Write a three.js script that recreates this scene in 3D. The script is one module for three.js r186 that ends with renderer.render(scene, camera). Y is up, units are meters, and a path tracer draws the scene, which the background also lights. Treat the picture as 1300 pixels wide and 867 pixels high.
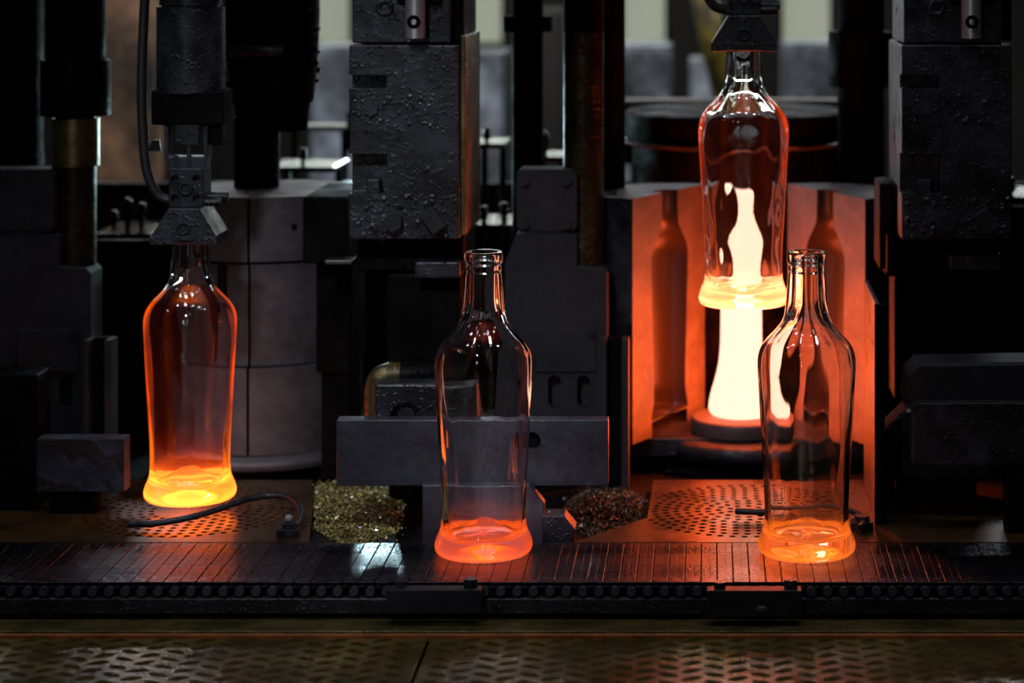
import * as THREE from 'three';
import { RoundedBoxGeometry } from 'three/addons/geometries/RoundedBoxGeometry.js';
import { mergeGeometries, toCreasedNormals } from 'three/addons/utils/BufferGeometryUtils.js';
import { RectAreaLightUniformsLib } from 'three/addons/lights/RectAreaLightUniformsLib.js';
import { Brush, Evaluator, SUBTRACTION } from 'three-bvh-csg';

RectAreaLightUniformsLib.init();

// ---------------------------------------------------------------- camera, light, exposure
// Metres, y up. The conveyor's top is y = 0; the two bottles riding on it stand on the line z = 0.
// The lens is level and shifted (rising front): optical axis at x = 0, eye 0.591 m above the belt.
const F = 2800, CX = 900, CY = -50, EYE = { y: 0.591, z: 2.2047 };
const scene = new THREE.Scene();
scene.background = new THREE.Color(0x000000);
const camera = new THREE.PerspectiveCamera(2 * Math.atan(917 / F) * 180 / Math.PI, 1300 / 867, 0.05, 30);
camera.position.set(0, EYE.y, EYE.z);
camera.setViewOffset(1800, 1834, 0, 967, 1300, 867);
camera.focus = 2.19;
camera.userData.fStop = 2.9;
camera.updateProjectionMatrix();
camera.updateMatrixWorld();
const renderer = new THREE.WebGLRenderer({ antialias: true });
renderer.toneMapping = THREE.LinearToneMapping;
renderer.toneMappingExposure = 1;
renderer.shadowMap.enabled = true;

const FRONT_LAMP = 40, SIDE_LAMP = 40, TUBE = 40, ADDED_SPOT = 6.6, BACK_LAMP = 50, BACK_STRIP = 6, WINDOW = 0.27;

// ---------------------------------------------------------------- helpers
let seed = 7;
const rnd = () => { seed = (seed * 1664525 + 1013904223) >>> 0; return seed / 4294967296; };
const sc = (z) => F / (EYE.z - z);                       // pixels per metre of the photograph at depth z
const X = (px, z) => (px - CX) / sc(z), Y = (py, z) => EYE.y - (py - CY) / sc(z);
const zOn = (py, h = 0) => EYE.z - F * (EYE.y - h) / (py - CY);   // depth of a point at height h
const names = new Map();
function numbered(n) { const k = names.get(n) ?? 0; names.set(n, k + 1); return k ? n + '_' + String(k).padStart(3, '0') : n; }
function thing(name, label, category, group) {
  const o = new THREE.Group(); o.name = numbered(name); scene.add(o);
  o.userData = { label, category }; if (group) o.userData.group = group;
  return o;
}
function triUV(g) {                                       // uv in metres from the face's own plane
  if (g.index) g = g.toNonIndexed();
  const p = g.attributes.position, uv = new Float32Array(p.count * 2), a = new THREE.Vector3(), b = new THREE.Vector3(), c = new THREE.Vector3();
  for (let i = 0; i < p.count; i += 3) {
    a.fromBufferAttribute(p, i); b.fromBufferAttribute(p, i + 1); c.fromBufferAttribute(p, i + 2);
    const n = b.clone().sub(a).cross(c.clone().sub(a)); const ax = Math.abs(n.x), ay = Math.abs(n.y), az = Math.abs(n.z);
    [a, b, c].forEach((v, k) => { const q = (i + k) * 2; if (ax > ay && ax > az) { uv[q] = v.z + 0.37; uv[q + 1] = v.y; } else if (ay > az) { uv[q] = v.x; uv[q + 1] = v.z + 0.71; } else { uv[q] = v.x; uv[q + 1] = v.y; } });
  }
  g.setAttribute('uv', new THREE.BufferAttribute(uv, 2));
  return g;
}
function part(parent, name, geo, mat, label) {
  const list = Array.isArray(geo) ? geo : [geo];
  const clean = list.map((g) => { g = triUV(g); for (const k of Object.keys(g.attributes)) if (!['position', 'normal', 'uv'].includes(k)) g.deleteAttribute(k); return g; });
  const m = new THREE.Mesh(clean.length > 1 ? mergeGeometries(clean) : clean[0], mat);
  m.name = name; m.castShadow = m.receiveShadow = true; parent.add(m);
  if (label) m.userData.label = label;
  return m;
}
function settle(o) {                                      // puts a thing's origin at the middle of its base
  const b = new THREE.Box3().setFromObject(o), c = b.getCenter(new THREE.Vector3()); c.y = b.min.y;
  o.children.forEach((k) => k.position.sub(c)); o.position.add(c); return o;
}
const box = (x0, y0, z0, x1, y1, z1, r = 0.0015) => {
  const w = Math.abs(x1 - x0), h = Math.abs(y1 - y0), d = Math.abs(z1 - z0);
  return new RoundedBoxGeometry(w, h, d, 2, Math.min(r, w / 3, h / 3, d / 3)).translate((x0 + x1) / 2, (y0 + y1) / 2, (z0 + z1) / 2);
};
const slab = (px0, py0, px1, py1, z, depth, r) => box(X(px0, z), Y(py1, z), z - depth, X(px1, z), Y(py0, z), z, r);
const rodY = (x, z, y0, y1, r, n = 32) => new THREE.CylinderGeometry(r, r, y1 - y0, n).translate(x, (y0 + y1) / 2, z);
const rodZ = (x, y, z0, z1, r, n = 24) => new THREE.CylinderGeometry(r, r, z1 - z0, n).rotateX(Math.PI / 2).translate(x, y, (z0 + z1) / 2);
const rodX = (y, z, x0, x1, r, n = 24) => new THREE.CylinderGeometry(r, r, x1 - x0, n).rotateZ(Math.PI / 2).translate((x0 + x1) / 2, y, z);
const tube = (pts, r, n = 64) => new THREE.TubeGeometry(new THREE.CatmullRomCurve3(pts.map((p) => new THREE.Vector3(...p))), n, r, 12);
const lathe = (pts, n = 48) => new THREE.LatheGeometry(pts.map((p) => new THREE.Vector2(p[0], p[1])), n);
function prism(pts, z0, z1, bevel = 0.0012) {             // outline in x, y pushed from z0 to z1
  const s = new THREE.Shape(pts.map((p) => new THREE.Vector2(p[0], p[1])));
  return new THREE.ExtrudeGeometry(s, { depth: z1 - z0 - 2 * bevel, bevelEnabled: bevel > 0, bevelThickness: bevel, bevelSize: bevel, bevelOffset: -bevel, bevelSegments: 1, curveSegments: 16 }).translate(0, 0, z0 + bevel);
}
const csg = new Evaluator(); csg.attributes = ['position', 'normal', 'uv'];
function cut(a, ...bs) { let r = new Brush(a); r.updateMatrixWorld(); for (const b of bs) { const q = new Brush(b); q.updateMatrixWorld(); r = csg.evaluate(r, q, SUBTRACTION); } return r.geometry; }

// ---------------------------------------------------------------- noise textures
const perm = Array.from({ length: 512 }, () => rnd());
const hash = (i, j, p) => perm[((((i % p) + p) % p) * 57 + (((j % p) + p) % p) * 131 + p * 17) % 512];
function vnoise(x, y, p) {
  const i = Math.floor(x), j = Math.floor(y), fx = x - i, fy = y - j, u = fx * fx * (3 - 2 * fx), v = fy * fy * (3 - 2 * fy);
  return (hash(i, j, p) * (1 - u) + hash(i + 1, j, p) * u) * (1 - v) + (hash(i, j + 1, p) * (1 - u) + hash(i + 1, j + 1, p) * u) * v;
}
function fbm(x, y, base, oct, fall = 0.55) { let a = 1, s = 0, t = 0, p = base; for (let o = 0; o < oct; o++) { s += a * vnoise(x * p, y * p, p); t += a; a *= fall; p *= 2; } return s / t; }
function tex(n, f, srgb) {
  const d = new Uint8Array(n * n * 4);
  for (let y = 0; y < n; y++) for (let x = 0; x < n; x++) { const c = f(x / n, y / n), k = (y * n + x) * 4; for (let i = 0; i < 3; i++) d[k + i] = Math.max(0, Math.min(255, 255 * (Array.isArray(c) ? c[i] : c))); d[k + 3] = 255; }
  const t = new THREE.DataTexture(d, n, n); t.wrapS = t.wrapT = THREE.RepeatWrapping; t.magFilter = THREE.LinearFilter; t.minFilter = THREE.LinearMipmapLinearFilter; t.generateMipmaps = true;
  if (srgb) t.colorSpace = THREE.SRGBColorSpace; t.needsUpdate = true; return t;
}
const rep = (t, r) => { const c = t.clone(); c.repeat.set(r, r); c.needsUpdate = true; return c; };
const T = {
  grime: tex(512, (x, y) => { const a = fbm(x, y, 5, 6), b = fbm(x + 0.31, y + 0.7, 24, 3), k = 0.35 + 1.0 * (a - 0.25) + 0.35 * (b - 0.5); return [k, k * 0.99, k * 1.0]; }, true),
  soft: tex(512, (x, y) => { const k = 0.8 + 0.32 * (fbm(x, y, 6, 5) - 0.5) + 0.25 * (fbm(x + 0.3, y + 0.7, 30, 3) - 0.5); return [k, k, k]; }, true),
  crust: tex(512, (x, y) => { const a = fbm(x, y, 4, 7, 0.68), b = fbm(x + 0.5, y + 0.2, 11, 4), c = Math.max(0, fbm(x + 0.1, y + 0.9, 60, 2) - 0.62); return 0.45 * a + 0.35 * b * b + 1.6 * c * (b > 0.45 ? 1 : 0.2); }),
  fine: tex(512, (x, y) => 0.5 * fbm(x, y, 16, 5, 0.7) + 0.5 * fbm(x, y, 3, 3)),
  rough: tex(256, (x, y) => 0.55 + 0.75 * (fbm(x + 0.2, y + 0.6, 6, 5, 0.6) - 0.35)),
  flake: tex(512, (x, y) => { const a = fbm(x, y, 6, 5), b = fbm(x + 0.4, y + 0.1, 9, 4); return a > 0.52 ? [0.55 * b + 0.25, 0.55 * b + 0.27, 0.6 * b + 0.38] : [0.32, 0.24, 0.24]; }, true),
  rust: tex(512, (x, y) => { const a = fbm(x, y, 6, 6), b = fbm(x + 0.6, y + 0.3, 30, 3); return [0.45 + 0.5 * a + 0.1 * b, 0.42 + 0.42 * a, 0.34 + 0.3 * a]; }, true),
  stain: tex(512, (x, y) => { const a = fbm(x, y, 4, 6), b = fbm(x + 0.3, y + 0.8, 48, 2), k = 0.3 + 0.9 * a + 0.2 * (b - 0.5); return [k, k * 0.96, k * 0.78]; }, true),
  links: tex(256, (x, y) => { const row = Math.floor(y * 16), u = (x * 4 + (row % 2) * 0.5) % 1, v = (y * 16) % 1; return (u < 0.07 || v < 0.16) ? 0.15 : 0.85 - 0.2 * fbm(x, y, 32, 2); }),
};
const mat = (hex, roughness, metalness, o = {}) => new THREE.MeshPhysicalMaterial({ color: hex, roughness, metalness, ...o });
const M = {
  iron: mat(0x33363d, 0.6, 0, { specularIntensity: 0.8, map: rep(T.grime, 5), bumpMap: rep(T.crust, 6), bumpScale: 0.0018, roughnessMap: rep(T.rough, 7) }),
  black: mat(0x0d0d0e, 1.0, 0, { specularIntensity: 0.15, map: rep(T.grime, 5), bumpMap: rep(T.crust, 5), bumpScale: 0.0022, roughnessMap: rep(T.rough, 6) }),
  plate: mat(0x24262b, 0.7, 0, { specularIntensity: 0.6, map: rep(T.soft, 4), bumpMap: rep(T.fine, 6), bumpScale: 0.0012 }),
  bar: mat(0x3f404a, 0.55, 0.2, { map: rep(T.soft, 6), bumpMap: rep(T.fine, 5), bumpScale: 0.0014, roughnessMap: rep(T.rough, 5) }),
  mold: mat(0x585456, 0.55, 0.25, { map: rep(T.soft, 4), bumpMap: rep(T.fine, 5), bumpScale: 0.0006 }),
  cavity: mat(0x403c3e, 0.26, 0.75, { bumpMap: rep(T.fine, 3), bumpScale: 0.0004 }),
  deadPlate: mat(0x5e5644, 0.45, 0.45, { map: rep(T.rust, 5), bumpMap: rep(T.fine, 8), bumpScale: 0.0006, roughnessMap: rep(T.rough, 5) }),
  belt: mat(0x5c5c66, 0.38, 0.9, { map: rep(T.grime, 7), bumpMap: rep(T.links, 15), bumpScale: 0.0014, roughnessMap: rep(T.rough, 7) }),
  pin: mat(0x4a4a50, 0.5, 0.6),
  apron: mat(0x756d4c, 0.5, 0.3, { map: rep(T.stain, 6), bumpMap: rep(T.crust, 9), bumpScale: 0.0012, roughnessMap: rep(T.rough, 4) }),
  rust: mat(0xc28a55, 0.85, 0.1, { map: rep(T.rust, 8), bumpMap: rep(T.crust, 12), bumpScale: 0.002 }),
  tread: mat(0x8c8058, 0.36, 0.5, { map: rep(T.stain, 3), bumpMap: rep(T.fine, 9), bumpScale: 0.0016, roughnessMap: rep(T.rough, 3) }),
  litTop: mat(0xb4ac94, 0.6, 0.15, { map: rep(T.grime, 4), bumpMap: rep(T.fine, 6), bumpScale: 0.0006 }),  // pale colour stands in for rear light falling on top faces
  chrome: mat(0xc4c0c2, 0.4, 0.85, { bumpMap: rep(T.fine, 12), bumpScale: 0.0003 }),
  brushed: mat(0x8d8872, 0.38, 0.9, { map: rep(T.stain, 4), bumpMap: rep(T.fine, 8), bumpScale: 0.0008 }),
  oilyCap: mat(0x3a3834, 0.14, 0.8),
  oily: mat(0x26241c, 0.16, 0.5, { bumpMap: rep(T.fine, 5), bumpScale: 0.0016 }),
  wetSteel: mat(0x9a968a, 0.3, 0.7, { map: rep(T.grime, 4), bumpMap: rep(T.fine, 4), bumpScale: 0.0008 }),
  flake: mat(0x4c484e, 0.7, 0.1, { map: rep(T.flake, 7), bumpMap: rep(T.crust, 9), bumpScale: 0.002 }),
  yellow: mat(0x8d7a22, 0.45, 0.4, { map: rep(T.grime, 6) }),
  rubber: mat(0x1d1d20, 0.5, 0.0),
  wall: mat(0x2b2a27, 0.9, 0.0, { map: rep(T.stain, 0.5) }),
  postCream: mat(0xb8b48c, 0.7, 0.0, { map: rep(T.stain, 2) }),
  postGrey: mat(0xb4bec0, 0.6, 0.0, { map: rep(T.grime, 2) }),
  tan: mat(0x9a7550, 0.7, 0.0, { map: rep(T.grime, 2) }),
};

// ---------------------------------------------------------------- the hall
function structure(name) { const o = new THREE.Group(); o.name = name; o.userData = { kind: 'structure' }; scene.add(o); return o; }
{
  const HX = 2.6, ZB = -3.6, ZF = 4.2, TOP = 3.2, LOW = -0.12;
  const wallOf = (n, g, m = M.wall) => { const w = part(scene, n, g, m); w.userData.kind = 'structure'; return w; };
  // back wall: a dado, piers between three window openings, and the wall above them
  const wb = structure('wall_back');
  part(wb, 'dado', box(-HX, LOW, ZB - 0.2, HX, 0.36, ZB), M.wall);
  part(wb, 'upper_wall', box(-HX, 1.5, ZB - 0.2, HX, TOP, ZB), M.wall);
  const panes = [[-1.075, -0.945], [-0.65, -0.54], [-0.24, -0.105], [0.185, 0.335]];
  let last = -HX;
  for (const [a, b] of [...panes, [HX, HX]]) { part(wb, 'pier', box(last, 0.36, ZB - 0.2, a, 1.5, ZB), M.wall); last = b; }
  panes.forEach(([a, b], i) => {
    const w = structure('window_' + (i + 1));
    const glow = new THREE.MeshPhysicalMaterial({ color: 0x888880, roughness: 0.6, emissive: new THREE.Color().setRGB(0.9, 1.0, 0.74), emissiveIntensity: WINDOW });
    part(w, 'window_pane', box(a + 0.012, 0.372, ZB - 0.1, b - 0.012, 1.49, ZB - 0.09), glow);
    part(w, 'window_frame', [box(a, 0.36, ZB - 0.11, a + 0.012, 1.5, ZB - 0.06), box(b - 0.012, 0.36, ZB - 0.11, b, 1.5, ZB - 0.06), box(a, 0.36, ZB - 0.11, b, 0.372, ZB - 0.06), box(a, 0.9, ZB - 0.11, b, 0.912, ZB - 0.06)], M.black);
    const l = new THREE.RectAreaLight(new THREE.Color().setRGB(0.9, 1.0, 0.74), WINDOW, b - a - 0.03, 1.1); l.position.set((a + b) / 2, 0.93, ZB - 0.08); l.rotation.y = Math.PI; scene.add(l);
  });
  wallOf('wall_left', box(-HX - 0.2, LOW, ZB - 0.2, -HX, TOP, ZF));
  wallOf('wall_right', box(HX, LOW, ZB - 0.2, HX + 0.2, TOP, ZF));
  wallOf('wall_front', box(-HX, LOW, ZF, HX, TOP, ZF + 0.2));
  wallOf('ceiling', box(-HX - 0.2, TOP, ZB - 0.2, HX + 0.2, TOP + 0.2, ZF + 0.2));

  // tread-plate floor in front of the machine, two plates that meet in an open seam
  const fl = structure('floor');
  const zE = zOn(806, -0.04), seam = X(535, zOn(835, -0.04));
  part(fl, 'floor_slab', box(-HX, -0.12, ZB, HX, -0.049, ZF), M.black);
  part(fl, 'tread_plate', box(-HX, -0.049, zE, seam - 0.0012, -0.04, 2.0), M.tread);
  part(fl, 'tread_plate', box(seam + 0.0012, -0.049, zE, HX, -0.04, 2.0), M.tread);
  // raised lozenges, two leaning ways in turn
  const lump = new THREE.SphereGeometry(1, 10, 6, 0, Math.PI * 2, 0, Math.PI / 2).scale(0.0098, 0.0024, 0.003);
  const spots = [], pitch = 0.0205;
  for (let i = -46; i < 24; i++) for (let j = 0; j < 10; j++) { const x = i * pitch + 0.005, z = zE + 0.008 + j * 0.0215; if (Math.abs(x - seam) > 0.012) spots.push([x, z + ((i & 1) ? 0.0107 : 0), (i & 1) ? 0.4 : -0.4]); }
  const inst = new THREE.InstancedMesh(lump, M.tread, spots.length); inst.name = 'tread_lozenges'; inst.userData.kind = 'stuff'; inst.castShadow = inst.receiveShadow = true;
  const d = new THREE.Object3D(); spots.forEach(([x, z, a], k) => { d.position.set(x, -0.0402, z); d.rotation.y = a; d.updateMatrix(); inst.setMatrixAt(k, d.matrix); });
  fl.add(inst);
}

// ---------------------------------------------------------------- lamps
function ceilingLamp(x, y, z, w, h, L, color, label) {
  const o = thing('ceiling_lamp', label, 'lamp', z > 0 ? 'lamps over the conveyor' : 'lamps over the rear aisle');
  part(o, 'housing', box(x - w / 2 - 0.02, y, z - h / 2 - 0.02, x + w / 2 + 0.02, y + 0.06, z + h / 2 + 0.02), M.postGrey);
  part(o, 'diffuser', box(x - w / 2, y - 0.01, z - h / 2, x + w / 2, y, z + h / 2), new THREE.MeshPhysicalMaterial({ color: 0xdddddd, emissive: color, emissiveIntensity: 2 }));
  part(o, 'hanger', rodY(x, z, y + 0.06, 3.2, 0.01), M.black);
  const l = new THREE.RectAreaLight(color, L, w, h); l.position.set(x, y - 0.012, z); l.rotation.x = -Math.PI / 2; scene.add(l);
  settle(o);
}
const cool = new THREE.Color().setRGB(0.86, 0.88, 1.0);
[-1.3, -0.78, -0.26, 0.26, 0.78].forEach((x) => ceilingLamp(x, 2.2, 0.32, 0.15, 0.12, FRONT_LAMP, cool, 'square ceiling lamp hanging in a row over the conveyor'));
[-1.95].forEach((x) => ceilingLamp(x, 1.75, 0.55, 0.05, 0.5, SIDE_LAMP, cool, 'long lamp hanging low beside the left wall'));
[[-0.75, 3.2, 'upright tube lamp on a stand across the walkway']].forEach(([x, z, label]) => { // upright tube lamps that streak the bottles
  const o = thing('tube_lamp', label, 'lamp'), y0 = 0.35, y1 = 1.55, p = new THREE.Vector3(x, (y0 + y1) / 2, z), dir = new THREE.Vector3(-0.1, p.y, -0.1).sub(p).normalize(), a = Math.atan2(dir.x, dir.z);
  const turned = (g) => g.rotateY(a).translate(p.x, p.y, p.z);
  part(o, 'diffuser', [turned(box(-0.012, -0.55, -0.01, 0.012, 0.55, 0))], new THREE.MeshPhysicalMaterial({ color: 0xdddddd, emissive: cool, emissiveIntensity: 2 }));
  part(o, 'housing', [turned(box(-0.025, -0.58, -0.04, 0.025, 0.58, -0.011))], M.black);
  part(o, 'stand', [rodY(p.x - dir.x * 0.03, p.z - dir.z * 0.03, -0.04, y0, 0.012), rodY(p.x - dir.x * 0.03, p.z - dir.z * 0.03, -0.04, -0.02, 0.14)], M.black);
  const l = new THREE.RectAreaLight(cool, TUBE, 0.024, 1.1); l.position.set(p.x + dir.x * 0.002, p.y, p.z + dir.z * 0.002); l.lookAt(p.x + dir.x, p.y, p.z + dir.z); scene.add(l);
  settle(o);
});
{ // unseen lamp added so light falls off to the sides, aimed at the crossbar
  const o = thing('added_spot', 'added unseen spot lamp that brightens the middle around the crossbar', 'lamp'), p = new THREE.Vector3(-0.55, 1.55, 1.5), q = new THREE.Vector3(-0.34, 0.19, -0.15), dir = q.clone().sub(p).normalize();
  const shell = lathe([[0, 0], [0.03, 0], [0.075, 0.1], [0.078, 0.1], [0.034, -0.006], [0, -0.006]], 32), glass = new THREE.CylinderGeometry(0.07, 0.07, 0.004, 32).translate(0, 0.09, 0);
  const m4 = new THREE.Matrix4().compose(p.clone().addScaledVector(dir, -0.11), new THREE.Quaternion().setFromUnitVectors(new THREE.Vector3(0, 1, 0), dir), new THREE.Vector3(1, 1, 1));
  part(o, 'shade', [shell.applyMatrix4(m4)], M.black);
  part(o, 'lamp_glass', [glass.applyMatrix4(m4)], new THREE.MeshPhysicalMaterial({ color: 0xdddddd, emissive: cool, emissiveIntensity: 6 }));
  part(o, 'hanger', [rodY(p.x - dir.x * 0.11, p.z - dir.z * 0.11, p.y - dir.y * 0.11, 3.2, 0.008)], M.black);
  const l = new THREE.SpotLight(cool, ADDED_SPOT, 0, 0.2, 1, 2); l.position.copy(p); l.target.position.copy(q); l.castShadow = true; l.shadow.radius = 3; scene.add(l, l.target); l.target.updateMatrixWorld();
  settle(o);
}
[-1.3, -0.35, 0.6].forEach((x) => ceilingLamp(x, 1.25, -2.15, 0.5, 0.12, BACK_LAMP, cool, 'wide ceiling lamp hanging over the aisle behind the machine'));
{ // strip light along the back wall above the line of sight
  const o = thing('strip_light', 'long white strip light fixed to the back wall', 'lamp');
  const z = -3.45, x0 = -2.1, x1 = 1.1, y0 = 0.64, y1 = 0.72, c = new THREE.Color().setRGB(0.92, 1.0, 0.93);
  part(o, 'housing', box(x0 - 0.03, y0 - 0.02, -3.6, x1 + 0.03, y1 + 0.02, z - 0.012), M.postGrey);
  part(o, 'diffuser', box(x0, y0, z - 0.012, x1, y1, z - 0.002), new THREE.MeshPhysicalMaterial({ color: 0xdddddd, emissive: c, emissiveIntensity: 2 }));
  const l = new THREE.RectAreaLight(c, BACK_STRIP, x1 - x0, y1 - y0); l.position.set((x0 + x1) / 2, (y0 + y1) / 2, z); l.rotation.y = Math.PI; scene.add(l);
  settle(o);
}
{ // small bluish inspection lamp behind the slide block
  const o = thing('inspection_lamp', 'small bluish inspection lamp on a stalk behind the slide block', 'lamp');
  const z = -1.2, x = X(464, z), y = 0.327, c = new THREE.Color().setRGB(0.62, 0.92, 1.0);
  part(o, 'stalk', rodY(x, z - 0.03, -0.03, y, 0.008), M.black);
  part(o, 'lamp_shell', box(x - 0.03, y - 0.03, z - 0.04, x + 0.03, y + 0.03, z - 0.005), M.black);
  part(o, 'lamp_glass', box(x - 0.011, y - 0.03, z - 0.005, x + 0.011, y + 0.03, z - 0.001), new THREE.MeshPhysicalMaterial({ color: 0xcccccc, emissive: c, emissiveIntensity: 6 }));
  const l = new THREE.RectAreaLight(c, 420, 0.022, 0.06); l.position.set(x, y, z + 0.001); l.rotation.y = Math.PI; scene.add(l);
  settle(o);
}

// ---------------------------------------------------------------- machine bed and conveyor
{
  const o = thing('machine_bed', 'black oily bed of the forming machine under the plates', 'machine bed');
  part(o, 'bed', box(-1.3, -0.049, -1.1, 0.9, -0.012, -0.034), M.black); settle(o);
}
{
  const o = thing('conveyor', 'grey steel slat conveyor belt running along the front of the machine', 'conveyor');
  const zf = zOn(739), zb = zOn(689), pitch = 0.0155;
  const slat = triUV(box(-0.00752, -0.008, zb, 0.00752, 0, zf, 0.0007)), pin = triUV(rodZ(0, -0.006, zf - 0.01, zf + 0.006, 0.0044, 14)), knob = new THREE.SphereGeometry(0.0044, 12, 6).scale(1, 1, 0.4);
  for (let i = -56; i < 26; i++) {
    const s = new THREE.Mesh(slat, M.belt); s.name = 'belt_slat'; s.position.set(i * pitch, (rnd() - 0.5) * 0.0004, 0); s.rotation.z = (rnd() - 0.5) * 0.012; s.castShadow = s.receiveShadow = true; o.add(s);
    const p = new THREE.Mesh(pin, M.pin); p.name = 'chain_pin'; p.position.set(i * pitch + 0.004, -0.0015, 0); p.castShadow = p.receiveShadow = true; o.add(p);
  }
  part(o, 'carrier_bed', box(-0.9, -0.03, zb + 0.002, 0.42, -0.0085, zf - 0.012), M.black);
  part(o, 'side_rail', box(-0.9, -0.029, zf - 0.012, 0.42, -0.0135, zf + 0.006, 0.002), M.iron);
  part(o, 'apron', box(-0.95, -0.04, zf - 0.014, 0.5, -0.034, zOn(801, -0.034), 0.001), M.apron);
  part(o, 'rusty_edge', box(-0.95, -0.0425, zOn(801, -0.034) + 0.0005, 0.5, -0.036, zOn(806, -0.036), 0.001), M.rust, 'rusty brown edge strip');
  part(o, 'web', box(-0.9, -0.049, zf - 0.03, 0.42, -0.03, zf - 0.014), M.black);
  settle(o);
}
for (const [a, b, y0, y1, label] of [[490, 610, 749, 779, 'dark block bolted to the conveyor edge below the middle bottle'], [897, 1018, 750, 784, 'dark block bolted to the conveyor edge with a pale chip on its face']]) {
  const o = thing('rail_block', label, 'block', 'blocks along the conveyor rail'), z = 0.135;
  const blk = part(o, 'block', slab(a, y0, b, y1, z, 0.017, 0.0012), M.plate);
  part(o, 'bolt_head', [rodY(X(a + 17, z), z - 0.01, Y(y0, z), Y(y0 - 8, z), 0.006, 6)], M.iron);
  part(o, 'bolt_head', [rodY(X(b - 14, z), z - 0.01, Y(y0, z), Y(y0 - 11, z), 0.007, 6)], M.iron);
  if (a > 800) part(blk, 'chip', new THREE.DodecahedronGeometry(0.005, 0).scale(1.2, 0.6, 0.25).translate(X(967, z), Y(773, z), z), M.postGrey, 'pale chip');
  settle(o);
}

// ---------------------------------------------------------------- dead plates with rings of holes
function deadPlate(label, cx, cz, outline, m, rings, arc) {
  const o = thing('dead_plate', label, 'plate');
  const s = new THREE.Shape(outline.map(([x, z]) => new THREE.Vector2(x, -z)));
  for (let k = 0; k < rings; k++) {
    const r = 0.018 + k * 0.0115, n = Math.max(6, Math.round(2 * Math.PI * r / 0.0125));
    for (let i = 0; i < n; i++) {
      const a = (i + (k % 2) / 2) / n * Math.PI * 2; if (!arc(a, k)) continue;
      const h = new THREE.Path(); h.absellipse(cx + r * Math.cos(a), -cz + r * Math.sin(a), 0.0036, 0.0036, 0, Math.PI * 2, true, 0); s.holes.push(h);
    }
  }
  const g = new THREE.ExtrudeGeometry(s, { depth: 0.004, bevelEnabled: false, curveSegments: 5 }).rotateX(-Math.PI / 2).translate(0, -0.005, 0);
  part(o, 'plate', g, m);
  part(o, 'foot', outline.slice(0, 4).map(([x, z]) => rodY(x + (x < cx ? 0.015 : -0.015), z + (z < cz ? 0.015 : -0.012), -0.012, -0.005, 0.006, 10)), M.black);
  return settle(o);
}
const zd = zOn(687), X1 = -0.559, X2 = 0.04, ZT = -0.172;
deadPlate('dark olive perforated dead plate under the left hanging bottle', X1, ZT, [[-0.85, zd], [X(392, zd), zd], [X(395, -0.2), -0.21], [X(395, -0.3), -0.31], [-0.85, -0.31]].map(([x, z]) => [x, z]), M.deadPlate, 9, (a, k) => k > 1);
deadPlate('orange lit brown perforated dead plate below the open mould', X2, ZT, [[X(728, zd), zd], [0.36, zd], [0.36, -0.31], [X(830, -0.31), -0.31], [X(822, -0.14), -0.14]], M.deadPlate, 9, (a, k) => true);

// ---------------------------------------------------------------- bottles
// outer and inner profile of one bottle: [radius, height]; heel flares, shoulder rounds into a straight neck with a flat lip
const OUT = [[0, 0.0045], [0.02, 0.0035], [0.035, 0.0018], [0.0405, 0.0002], [0.043, 0], [0.0455, 0.0006], [0.0474, 0.0022], [0.0485, 0.0048], [0.0488, 0.008], [0.0482, 0.0115], [0.0465, 0.0165], [0.0443, 0.0215], [0.0428, 0.027], [0.0422, 0.034], [0.0421, 0.045], [0.0427, 0.064], [0.0441, 0.09], [0.0457, 0.118], [0.0474, 0.15], [0.0487, 0.175], [0.0492, 0.186], [0.0489, 0.194], [0.0474, 0.2005], [0.0448, 0.2062], [0.041, 0.2115], [0.0365, 0.2163], [0.0318, 0.2212], [0.0275, 0.2262], [0.0243, 0.2312], [0.0225, 0.2362], [0.0215, 0.243], [0.0204, 0.255], [0.0193, 0.267], [0.0181, 0.2775], [0.0178, 0.2792], [0.0182, 0.2805], [0.0184, 0.2825], [0.018, 0.2842], [0.0177, 0.2856], [0.0178, 0.2872], [0.0186, 0.288], [0.0192, 0.2888], [0.0194, 0.29], [0.0194, 0.297], [0.0191, 0.2988], [0.0183, 0.2998], [0.0165, 0.3], [0.0145, 0.2998], [0.0135, 0.2988]];
const INN = [[0.0128, 0.297], [0.0122, 0.29], [0.012, 0.28], [0.0122, 0.262], [0.0133, 0.246], [0.0162, 0.236], [0.021, 0.2275], [0.0268, 0.2205], [0.0325, 0.2148], [0.0378, 0.2095], [0.0418, 0.2035], [0.0442, 0.196], [0.045, 0.186], [0.0446, 0.17], [0.0434, 0.145], [0.0418, 0.115], [0.0402, 0.085], [0.039, 0.06], [0.0383, 0.042], [0.038, 0.03], [0.0372, 0.0225], [0.0345, 0.0165], [0.0285, 0.0135], [0.02, 0.0142], [0.01, 0.0152], [0, 0.0156]];
function smoothLine(pts, n) { const c = new THREE.CatmullRomCurve3(pts.map((p) => new THREE.Vector3(p[0], p[1], 0)), false, 'centripetal'); return c.getPoints(n).map((v) => [Math.max(0, v.x), v.y]); }
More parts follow.
